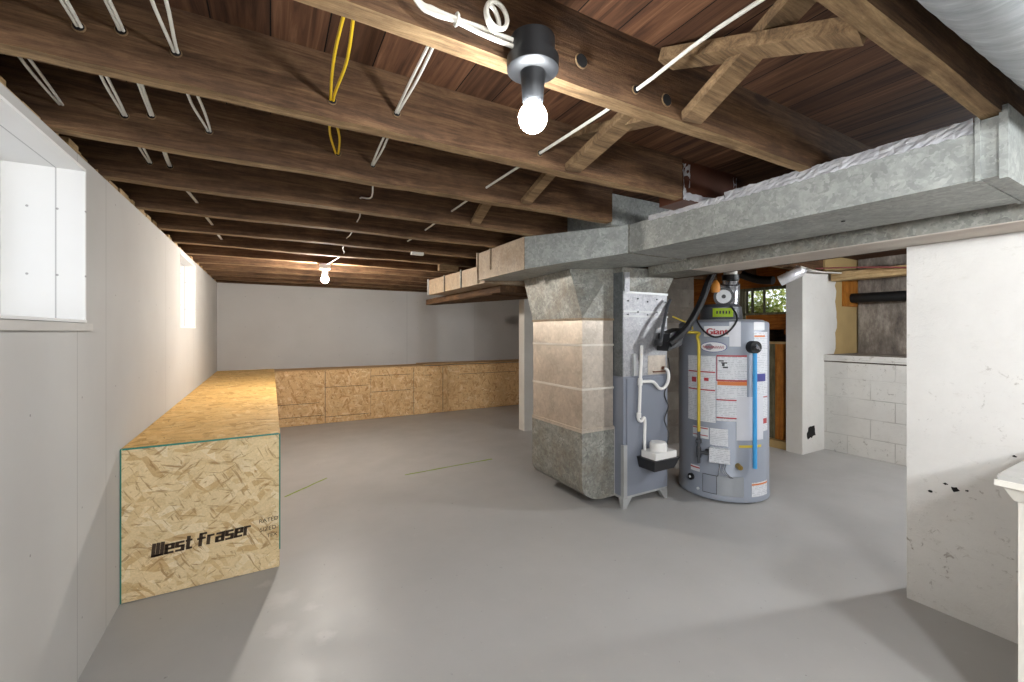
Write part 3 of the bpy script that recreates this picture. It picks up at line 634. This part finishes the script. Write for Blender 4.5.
# instruction labels, left sheet
L = obj('instruction_label', patch(167, 206.5, .603, 1.114), 'printed', wh)
for z in (.985, .845): obj('red_rule', patch(168, 206, z, z+.010, .0022), 'red', L)
for p_ in (patch(174, 181, .905, .945, .0025), patch(192, 198, .92, .945, .0025),): obj('pictogram', p_, 'red', L)
L = obj('warning_label', patch(207.5, 244, .622, 1.124), 'printed', wh)
for p_ in (patch(207.5, 244, 1.112, 1.124, .0022), patch(207.5, 208.5, .93, 1.12, .0022), patch(207.5, 244, .925, .937, .0022), patch(207.5, 231, .778, .788, .0022), patch(207.5, 231, .642, .652, .0022),): obj('red_rule', p_, 'red', L)
obj('orange_band', patch(208.5, 244, .895, .924, .0022), 'orange', L)
for p_ in (patch(210, 216, 1.075, 1.085, .0025), patch(213, 220, 1.06, 1.07, .0025), patch(214, 217, 1.04, 1.06, .0025), patch(215, 221, 1.025, 1.037, .0025),): obj('pictogram', p_, 'dark_print', L)
L = obj('lower_label', patch(231, 270, .483, .81, .004), 'paper', wh)
obj('energy_label', patch(254, 274, 1.315, 1.376), 'label', wh); 
L = obj('side_label', patch(254, 283, .543, 1.30), 'printed', wh)
for p_ in (patch(254.5, 275, 1.262, 1.274, .0022),): obj('orange_band', p_, 'orange', L)
obj('blue_box', patch(252, 276, .924, .983, .0024), 'purple', L)
for p_ in (patch(255, 282, .80, .808, .0022), patch(268, 280, .60, .64, .0024),): obj('red_rule', p_, 'red', L)
obj('hanging_tag', patch(222.5, 236, 1.19, 1.378, .004), 'paper', wh)
L = obj('small_label', patch(175.6, 198, .47, .56), 'label', wh)
for p_ in (patch(176, 197, .545, .553, .0022), patch(176, 197, .49, .497, .0022),): obj('red_rule', p_, 'red', L)
L = obj('small_label', patch(199.6, 221, .43, .56), 'printed', wh)
L = obj('caution_label', patch(251, 281, .05, .161), 'printed', wh); obj('orange_band', patch(251, 281, .14, .152, .0022), 'orange', L)
L = obj('small_label', patch(172, 186, .20, .245), 'label', wh); obj('red_rules', patch(172, 186, .225, .235, .0022), 'red', L)
obj('tape', patch(234, 266, .428, .446, .003), 'yellow', wh)
obj('panel_outline', patch(190, 239.6, .056, .20, .002), 'dkgrey', wh); obj('access_panel', patch(190.8, 207.4, .062, .195, .006), 'tank', wh, label='curved access door'); obj('access_panel', patch(208.2, 239, .058, .205, .012), 'tank_lid', wh, label='raised curved burner door')  # dark backing patch added behind the doors to draw their outline
# gas valve
b = nb()
def cbox(b, a0, a1, z0, z1, d0, d1):
    P = [cyp(a, 0, TR+d) for a, d in ((a0, d0), (a1, d0), (a1, d1), (a0, d1))]; hexa(b, [(p[0], p[1], z0) for p in P], [(p[0], p[1], z1) for p in P]); return b
v_ = obj('gas_valve', cbox(nb(), 201, 222, .31, .42, 0, .055), 'printed', wh, bevel=.006)
b = nb(); p = cyp(196, .385, TR+.03); q = cyp(201, .385, TR+.03); tube(b, [p, q], .016, 12); obj('dial', b, 'black', wh)
b = nb(); x = cyp(-170.8, 0, TR+.05)
tube(b, [(x[0], x[1], .53), (x[0], x[1], .285)], [.011, .011], 10); tube(b, [(x[0], x[1], .41), (x[0], x[1], .33)], .017, 12); tube(b, [(x[0], x[1], .47), (x[0], x[1], .44)], .02, 12)
tube(b, [(x[0], x[1], .37), cyp(203, .37, TR+.03)], .012, 10); obj('gas_connector', b, 'dkgrey', wh, smooth=True)
b = nb(); tube(b, [cyp(178.5+9, .455, TR+.052), cyp(178.5+13, .455, TR+.052)], .006, 8); box(b, x[0]-.03, x[0]+.03, x[1]-.006, x[1]+.006, .455, .465); obj('shutoff_handle', b, 'chrome', wh)
b = nb(); p = cyp(-127.2, .29, TR); q = cyp(-127.2, .29, TR+.05); tube(b, [p, q], [.022, .018], 14); tube(b, [q, cyp(-127.2, .29, TR+.055)], .012, 12); obj('drain_valve', b, 'brass', wh, smooth=True)
b = nb(); tube(b, [cyp(173.8, .147, TR), cyp(173.8, .147, TR+.02)], .026, 16); obj('sight_port', b, 'black', wh)
b = nb(); tube(b, [cyp(173.8, .147, TR+.02), cyp(173.8, .147, TR+.024)], .010, 12); tube(b, [cyp(184, .07, TR), cyp(184, .07, TR+.01)], .010, 12); obj('port_cap', b, 'label', wh)
b = nb()
for a0, a1 in ((212, 208), (216, 224), (218, 226)):
    tube(b, smooth_path([cyp(a0, .31, TR+.04), cyp(a0-1, .26, TR+.05), cyp((a0+a1)/2, .22, TR+.05), cyp(a1, .20, TR+.02)]), .004, 6)
obj('pilot_tubing', b, 'chrome', wh, smooth=True)
b = nb(); tube(b, [cyp(-110.2, 1.187, TR), cyp(-110.2, 1.187, TR+.055)], .046, 24); rv = obj('relief_valve_cover', b, 'rubber', wh, smooth=True)
b = nb(); tube(b, [cyp(-110.2, 1.187, TR+.055), cyp(-110.2, 1.187, TR+.07)], .014, 10); tube(b, [cyp(-106, 1.17, TR+.06), cyp(-112, 1.205, TR+.072)], .007, 8); obj('relief_lever', b, 'chrome', rv)
b = nb(); tube(b, [cyp(-108.8, 1.15, TR+.03), cyp(-108.8, .28, TR+.03)], .015, 14); wp = tag(obj('discharge_pipe', b, 'blue', wh, smooth=True), 'bright blue discharge pipe', None)
# draft collar and blower
b = nb(); lathe(b, (TC[0]-.02, TC[1], 1.4), [(.155, 0), (.16, .01), (.155, .10), (.13, .125), (.05, .13)], 40); dc = obj('vent_collar', b, 'dkgrey', wh, smooth=True)
b = nb(); vx, vy = TC[0]-.02, TC[1]
def ccurve(a0, a1, z0, z1, R):
    b = nb(); n = 8; g = [[b.verts.new((vx+R*math.cos(math.radians(a0+(a1-a0)*i/n)), vy+R*math.sin(math.radians(a0+(a1-a0)*i/n)), z)) for i in range(n+1)] for z in (z0, z1)]
    for i in range(n): b.faces.new((g[0][i], g[0][i+1], g[1][i+1], g[1][i]))
    bmesh.ops.solidify(b, geom=b.faces[:], thickness=.001); return b
obj('lime_sticker', ccurve(193, 248, 1.42, 1.49, .160), 'lime', dc)
obj('sticker_print', join([ccurve(203+i*8, 207+i*8, 1.445, 1.468, .1612) for i in range(5)]), 'dark_print', dc)
bd = Vector((-.82, -.57, 0))
b = nb(); c_ = Vector((3.20, 2.17, 1.585)); tube(b, [c_-bd*.06, c_+bd*.03], .075, 28); bl = obj('blower', b, 'black', wh, smooth=True)
b = nb(); tube(b, [c_+bd*.03, c_+bd*.04], .055, 24); bf = obj('blower_face', b, 'label', bl); 
b = nb(); tube(b, [c_+bd*.04, c_+bd*.048], .016, 16); obj('hub', b, 'black', bl)
b = nb(); tube(b, smooth_path([(3.36, 2.23, 1.53), (3.37, 2.23, 1.64), (3.36, 2.22, 1.70), (3.35, 2.21, 1.74)]), [.075]*13+[.06]*6, 20); obj('vent_elbow', b, 'chrome', wh, smooth=True)
b = nb(); tube(b, [(3.35, 2.21, 1.73), (3.35, 2.21, 1.775)], .066, 24); obj('clamp_band', b, 'black', wh)
b = nb(); tube(b, [(3.35, 2.21, 1.76), (3.35, 2.21, 1.955)], .052, 24); obj('vent_pipe', b, 'porcelain', wh, smooth=True)
b = nb(); lathe(b, (3.14, 2.20, 1.62), [(.03, 0), (.035, .03), (.03, .07), (.012, .10)], 16); obj('gasket', b, 'burnt', wh, smooth=True)
b = nb(); tube(b, smooth_path([(3.04, 2.16, 1.70), (2.93, 2.22, 1.50), cyp(-175.3, 1.394, .362), cyp(-165, 1.30, .362), cyp(-152.5, 1.262, .362), cyp(-139.5, 1.30, .362), cyp(-130, 1.385, .36), (3.12, 2.02, 1.45), (3.16, 2.08, 1.50)]), .007, 8); obj('power_cord', b, 'black', wh, smooth=True)
# gas line
b = nb(); x = cyp(-170.8, 0, TR+.05)
tag(obj('gas_pipe', tube(b, smooth_path([(2.84, 2.34, 1.30), (2.89, 2.27, 1.298), (2.93, 2.20, 1.292), (x[0]-.005, x[1]+.01, 1.26), (x[0], x[1], 1.20), (x[0], x[1], .9), (x[0], x[1], .53)]), .012, 10), 'yellowpipe', smooth=True), 'yellow gas line dropping down the front of the water heater', 'pipe')
cable('water_pipe', [(3.48, 2.30, 1.395), (3.48, 2.30, 1.6), (3.47, 2.32, 1.80), (3.46, 2.4, 1.955)], .009, 'brass', 'thin copper pipe rising from the water heater top toward the joists', 'pipe')

# ------------------------------------------------------------ chimney and post
struct('wall_chimney', box(nb(), 3.86, 4.44, 3.4, 3.95, 0, ZC-.002), 'block_grey', bevel=.008)
tag(obj('support_post', box(nb(), 2.895, 3.08, 4.79, 4.93, 0, ZC-.001), 'postwhite', bevel=.008), 'white painted post on the floor left of the drop duct', 'post')
# black drain pipe along the concrete wall, cross pieces near ceiling
b = nb(); tube(b, [(6.0, 2.435, 1.70), (6.0, 1.5, 1.69), (6.0, .5, 1.67), (6.0, -1, 1.64)], .055, 20); dr = obj('drain_line', b, 'rubber', smooth=True); tag(dr, 'thick black drain pipe along the bare concrete upper wall', 'pipe')
cable('vent_pipe', [(4.75, 3.10, 2.02), (4.75, 2.92, 1.93), (4.75, 2.78, 1.88), (4.75, 2.64, 1.86)], .045, 'rubber', 'dark pipe crossing above the small garden window', 'pipe', seg=16)
b = nb(); tube(b, smooth_path([(4.62, 2.50, 1.83), (4.66, 2.40, 1.88), (4.72, 2.36, 1.925), (4.73, 2.34, 1.963)]), .055, 20); tag(obj('foil_elbow', b, 'foil', smooth=True), 'shiny foil elbow at the top corner of the white stub wall', 'duct elbow')
cable('white_conduit', [(4.62, 2.3, 1.955), (4.95, 2.3, 1.93), (5.3, 2.3, 1.94), (5.75, 2.3, 1.963)], .009, 'wire', 'white cable slung above the stub wall toward the right')
cable('red_cable', [(4.7, 2.2, 1.93), (5.2, 1.9, 1.94), (5.7, 1.4, 1.90), (6.1, 1.0, 1.88)], .007, 'darkred', 'dark red cable under the joists above the concrete wall')
tag(obj('timber_block', box(nb(), 5.45, 5.6, 1.2, 2.40, 1.87, ZC-.003), 'paleboard'), 'sawn timber under the joists above the block ledge', 'timber')
struct('trim_16', box(nb(), 5.80, 6.148, 2.425, 2.439, 1.60, 1.92), 'stud')

# ------------------------------------------------------------ strand-board benches
ZB = .74
lb = thing('storage_bench', (-.29, 4.8, 0), 'long strand-board bench against the left wall, printed end panel with green edges', 'bench')
ep = obj('end_panel', box(nb(), XL+.004, .042, 2.69, 2.704, .004, ZB-.002), 'osb_front', lb)
obj('edge_paint', box(nb(), XL+.002, XL+.007, 2.688, 2.706, .004, ZB), 'green_edge', ep, label='teal painted edge')
obj('edge_paint', box(nb(), .0415, .0475, 2.688, 2.706, .10, ZB-.003), 'green_edge', ep, label='teal painted edge')
obj('edge_paint', box(nb(), XL+.01, .04, 2.6885, 2.703, ZB-.006, ZB+.0005), 'green_edge', ep)
obj('side_panel', box(nb(), .030, .044, 2.706, 6.56, .004, ZB-.016), 'osb_flank', lb)
xa, xb = XL+.003, .046
obj('top', hexa(nb(), [(xa, 2.705, ZB-.014), (xb, 2.705, ZB-.014), (xb, YB-.003, .762), (xa, YB-.003, .762)], [(xa, 2.705, ZB), (xb, 2.705, ZB), (xb, YB-.003, .776), (xa, YB-.003, .776)]), 'osb_top', lb)
GL = {'W': ([[(0, 1), (0, 0), (1, 0), (1, 1)], [(.5, 1), (.5, 0)]], 1.25), 'e': ([[(1, 0), (0, 0), (0, .7), (1, .7), (1, .36), (0, .36)]], .95), 's': ([[(1, .7), (0, .7), (0, .36), (1, .36), (1, 0), (0, 0)]], .9),
      't': ([[(.25, 1), (.25, 0), (.95, 0)], [(-.1, .7), (.85, .7)]], .7), 'f': ([[(1.1, 1), (.25, 1), (.25, 0)], [(-.2, .6), (.95, .6)]], .85), 'r': ([[(0, 0), (0, .7), (.95, .7)]], .75), 'a': ([[(0, .7), (1, .7), (1, 0), (0, 0), (0, .36), (1, .36)]], .95)}
def block_text(word, h, wd, gap, thk, shear=.14):
    b = nb(); x = 0
    for ch in word:
        if ch == ' ': x += wd*.55; continue
        strokes, k_ = GL[ch]; cw = wd*k_
        for st in strokes:
            P = [Vector((x+p[0]*cw+shear*p[1]*h, p[1]*h)) for p in st]
            for a, c_ in zip(P, P[1:]):
                d = (c_-a).normalized(); n_ = Vector((-d.y, d.x)); tt = thk*(.42 if abs(d.x) > abs(d.y) else .62); a2, c2 = a-d*thk*.4, c_+d*thk*.4
                q = [a2-n_*tt, c2-n_*tt, c2+n_*tt, a2+n_*tt]; hexa(b, [(p.x, p.y, -.0005) for p in q], [(p.x, p.y, .0003) for p in q])
        x += cw+gap
    return b
t1 = block_text('West fraser', .056, .0268, .0165, .0125); t1.transform(Matrix.Translation((-.502, 2.6885, .200)) @ Matrix.Rotation(-.045, 4, 'Y') @ Matrix.Rotation(PI/2, 4, 'X'))
obj('stencil_lettering', t1, 'ink', ep)
ts = []
for s_, x, z, sz in (('RATED', -.055, .262, .030), ('SIZED', -.050, .215, .030), ('TEX', -.018, .178, .028)):
    t_ = text_bm(s_, sz, .0004, .0); t_.transform(Matrix.Translation((x, 2.6885, z)) @ Matrix.Rotation(-.045, 4, 'Y') @ Matrix.Rotation(PI/2, 4, 'X')); ts.append(t_)
obj('grade_lettering', join(ts), 'ink', ep)
bb = thing('storage_bench', (2.0, 6.76, 0), 'low strand-board bench along the back wall with marked front panels', 'bench')
xs = [.048, .673, 1.30, 1.925, 2.52, 2.70, 4.6]
for i, (a, c_) in enumerate(zip(xs, xs[1:])): obj('front_panel', box(nb(), a+.002, c_-.002, 6.58, 6.594, .004, .757), 'osb_side', bb)
obj('top', box(nb(), .048, 2.13, 6.57, YB-.003, .758, .772), 'osb_edge', bb)
obj('top', box(nb(), 2.10, 4.6, 6.55, YB-.003, .773, .790), 'osb_edge', bb)
b = nb()
for (a, c_, z) in ((.08, .60, .30), (.08, .66, .12), (.67, 1.27, .51), (.67, 1.27, .09), (1.32, 1.90, .40), (1.30, 1.90, .64), (2.14, 2.25, .61), (2.72, 3.8, .60)): box(b, a, c_, 6.5785, 6.58, z, z+.006)
for x in (.673, 1.95, 2.43): box(b, x, x+.006, 6.5785, 6.58, .01, .74)
obj('marker_line', b, 'ink', bb)

# ------------------------------------------------------------ bulbs
def bulb_fixture(x, y, z, watt, colr, label, r=.032, zt=None, boxed=True, yw=0):
    """z = centre of the bulb"""
    t = thing('bulb_fixture', (x, y, z), label, 'light', )
    b = nb(); zt = zt or ZT
    if boxed: lathe(b, (x, y, z), [(.048, .140), (.052, .142), (.052, .186), (.046, .19)], 32); lathe(b, (x, y, z), [(.052, .106), (.061, .112), (.061, .140), (.03, .142)], 40); obj('ceiling_box', b, 'boxgrey', t, smooth=True)
    b = nb(); lathe(b, (x, y, z), [(.020, .034), (.025, .040), (.027, .075), (.030, .106)], 28); obj('lamp_holder', b, 'boxgrey' if boxed else 'porcelain', t, smooth=True)
    if not boxed: b = nb(); lathe(b, (x, y, z), [(.05, .10), (.05, zt-z)], 24); obj('ceiling_box', b, 'porcelain', t)
    b = nb(); prof = [(r*math.sin(a), -r*math.cos(a)) for a in [.12+(2.35-.12)*i/14 for i in range(15)]]+[(.015, .042), (.014, .05)]
    lathe(b, (x, y, z), prof, 28)
    m = emit('bulb_glow', colr, watt/(PI*4*PI*r*r*.9)); o = obj('glass_bulb', b, m, t, smooth=True)
    return t
WARM = (1, .93, .84, 1); COOL = (.93, .965, 1, 1)
f1 = bulb_fixture(.540, .855, 1.806, BULB_NEAR, COOL, 'bright bare bulb in dark holder on the near joist', .034)
b = nb(); box(b, .515, .565, .83, .914, 1.975, 1.990); obj('mounting_block', b, 'boxgrey', f1)
f2 = bulb_fixture(.462, 4.525, 1.812, BULB_FAR, WARM, 'small lit bulb far back under the ceiling near the back wall', .032, zt=1.96, boxed=False)
bulb_fixture(4.45, .42, 1.80, BULB_SIDE, COOL, 'lit bulb in the side area behind the plaster partition', .045, zt=1.96, boxed=False)
bulb_fixture(.25, -1.115, 1.80, FILL_REAR, COOL, 'added unseen fill bulb behind the camera on the left', .11, zt=1.96, boxed=False)  # unseen bulb, added to fill the room from behind the camera
bulb_fixture(1.62, -.605, 1.80, FILL_REAR*.42, COOL, 'added unseen fill bulb behind the camera on the right', .09, zt=1.96, boxed=False)  # second added fill bulb, out of view, weaker

# ------------------------------------------------------------ cables through the joists
def pair(xs_, mat, label, grp, dx=.007, r=.0042, swap=True):
    """xs_: list of hole points; two strands that part between the holes"""
    for s_, sd_ in ((-1, 'left of the two'), (1, 'right of the two')):
        pts = []
        for i, p in enumerate(xs_):
            pts.append((p[0]+s_*.0035, p[1], p[2]))
            if i < len(xs_)-1:
                q = xs_[i+1]; pts.append(((p[0]+q[0])/2+s_*dx, (p[1]+q[1])/2, (p[2]+q[2])/2-.006))
        cable('electrical_cable', pts, r, mat, label+', '+sd_, 'cable', grp, 5, 7)
pair([(-.385, .1, 2.05), (-.395, .94, 2.06), (-.41, 1.46, 2.05), (-.44, 1.97, 2.05), (-.47, 2.48, 2.058)], 'wire', 'white cable through the joists, second run from left wall', 'second cable run')
pair([(-.31, .1, 2.07), (-.32, .94, 2.07), (-.331, 1.46, 2.068), (-.368, 1.97, 2.068), (-.398, 2.48, 2.055), (-.36, 2.99, 2.03), (-.34, 3.5, 2.02), (-.33, 4.0, 2.02)], 'wire', 'white cable through the joists, third run from left wall', 'third cable run', .004)
pair([(-.21, .1, 2.06), (-.215, .94, 2.05), (-.22, 1.46, 2.048), (-.20, 1.97, 2.051), (-.25, 2.1, 2.03)], 'wire', 'white cable spreading between joists above left bench', 'fourth cable run', .014)
pair([(-.585, 1.2, 2.07), (-.575, 1.46, 2.06), (-.60, 1.96, 2.048)], 'wire', 'white cable at far left beside the window wall', 'leftmost cable run', .01)
pair([(.155, .94, 2.04), (.168, 1.46, 2.023), (.25, 1.97, 2.061)], 'yellowwire', 'yellow cable looping through the near joists', 'yellow cable run', .016)
pair([(.36, .94, 2.05), (.369, 1.46, 2.034), (.394, 1.97, 2.038), (.40, 2.1, 2.03)], 'wire', 'white cable left of the near bulb', 'cable run left of the near bulb', .008)
cable('electrical_cable', [(.40, 2.0, 2.04), (.45, 2.25, 1.99), (.43, 2.48, 2.04), (.48, 2.75, 2.02), (.50, 2.99, 2.03), (.50, 3.25, 2.0), (.51, 3.5, 2.02), (.52, 3.75, 1.99), (.56, 4.0, 1.99), (.52, 4.35, 1.975), (.475, 4.48, 1.955)], .004, 'wire', 'thin white cable snaking along the joists to the far bulb', 'cable', None, 5, 7)
cable('electrical_cable', [(1.11, .40, 2.15), (1.0, .70, 2.08), (.934, .94, 2.009), (.941, 1.46, 2.018), (.955, 1.97, 2.034), (.967, 2.48, 2.04), (.965, 2.99, 2.03), (.96, 3.4, 2.03)], .0055, 'wire', 'straight white cable crossing several joists right of the near bulb', 'cable', None, 4, 8)
# coiled cable feeding the near fixture
for s_ in (0, 1):
    cable('electrical_cable', [(.16, .80, 2.06), (.261, .87, 1.992+.006*s_), (.300, .87, 1.975+.010*s_), (.345, .868, 1.976+.005*s_), (.40, .865, 1.968+.012*s_), (.44, .86, 1.962+.014*s_), (.497, .86, 1.962+.014*s_)], .0052, 'wire', 'thick white cable leading to the near bulb holder, '+('lower one', 'upper one')[s_], 'cable', 'cables feeding the near bulb', 6, 8)
b = nb(); ring(b, (.432, .852, 2.0), .026, .0052, 'y', 24, Matrix.Rotation(.5, 3, 'Z')); ring(b, (.437, .84, 2.002), .028, .0052, 'y', 24, Matrix.Rotation(.15, 3, 'Z')); tag(obj('cable_coil', b, 'wire', smooth=True), 'small looped coil of white cable next to the near bulb holder', 'cable')
b = nb(); ring(b, (.352, .867, 1.979), .012, .003, 'x', 14); tag(obj('cable_tie', b, 'wire'), 'white cable tie cinching the near bulb cables', 'cable tie')
# small white junction near the far end
b = nb(); box(b, 1.02, 1.12, 3.482, 3.528, 1.945, 1.966); tag(obj('cable_staple', b, 'wire', bevel=.004), 'small white plastic clip under a far joist', 'clip')

# ------------------------------------------------------------ cabinet at far right
cb = thing('side_cabinet', (2.35, 0, 0), 'cream cabinet with moulded edge and grey top at the right edge', 'cabinet')
obj('body', box(nb(), 2.045, 2.69, -.55, .385, .0, .80), 'trimwhite', cb, bevel=.004)
obj('top', box(nb(), 2.002, 2.702, -.6, .42, .833, .85), 'top_grey', cb, bevel=.003)
obj('moulding', hexa(nb(), [(2.035, -.57, .77), (2.70, -.57, .77), (2.70, .392, .77), (2.035, .392, .77)], [(2.010, -.59, .815), (2.70, -.59, .815), (2.70, .412, .815), (2.010, .412, .815)]), 'trimwhite', cb)
obj('edge_band', box(nb(), 1.998, 2.702, -.6, .426, .815, .834), 'trimwhite', cb, bevel=.003)
# chalk marks on the floor
def chalk(p, q, w, label):
    p, q = Vector((*p, 0)), Vector((*q, 0)); d = (q-p).normalized(); s_ = Vector((-d.y, d.x, 0))*w; b = nb(); n = 12
    w *= 1.6; s_ = s_*1.6
    prism(b, [tuple((p.lerp(q, i/n)+s_*random.uniform(.5, 1))[:2]) for i in range(n+1)]+[tuple((p.lerp(q, 1-i/n)-s_*random.uniform(.3, 1))[:2]) for i in range(n+1)], .0002, .0012)
    tag(obj('chalk_mark', b, 'chalk'), label, 'chalk line')
chalk((.099, 3.809), (.438, 4.12), .007, 'short green chalk line on the floor beside the left bench')
chalk((1.064, 3.858), (1.974, 3.905), .008, 'long green chalk line on the floor in mid room')

# ------------------------------------------------------------ garden outside the small window
struct('ground', box(nb(), 5.6, 12, 2.7, 9, 1.2, 1.3), 'ground')
def shrub(x, y, z, r, label, seed, n=900):
    random.seed(seed); b = nb()
    for i in range(n):
        d = Vector((random.gauss(0, 1), random.gauss(0, 1), random.gauss(0, 1))).normalized()*r*random.uniform(.5, 1); c_ = Vector((x, y, z+r))+Vector((d.x, d.y, d.z*.9))
        u = Vector((random.gauss(0, 1), random.gauss(0, 1), random.gauss(0, 1))).normalized(); v_ = u.cross(d).normalized(); s_ = random.uniform(.02, .045)
        b.faces.new([b.verts.new(c_+a) for a in (-u*s_, -v_*s_*.5, u*s_, v_*s_*.5)])
    t = thing('garden_shrub', (x, y, z), label, 'shrub'); obj('foliage', b, 'leaf', t)
    b = nb(); tube(b, [(x, y, z), (x, y, z+r)], .02, 6); obj('stem', b, 'beam', t)
shrub(6.6, 3.85, 1.3, .28, 'leafy shrub outside the small window, left', 1)
shrub(6.7, 3.2, 1.3, .3, 'leafy shrub outside the small window, right', 2)
shrub(8.0, 4.2, 1.3, .75, 'tall leafy bush farther out beyond the small window', 3, 2600)
shrub(8.3, 5.6, 1.3, .75, 'tall leafy bush farthest left beyond the small window', 4, 2600)
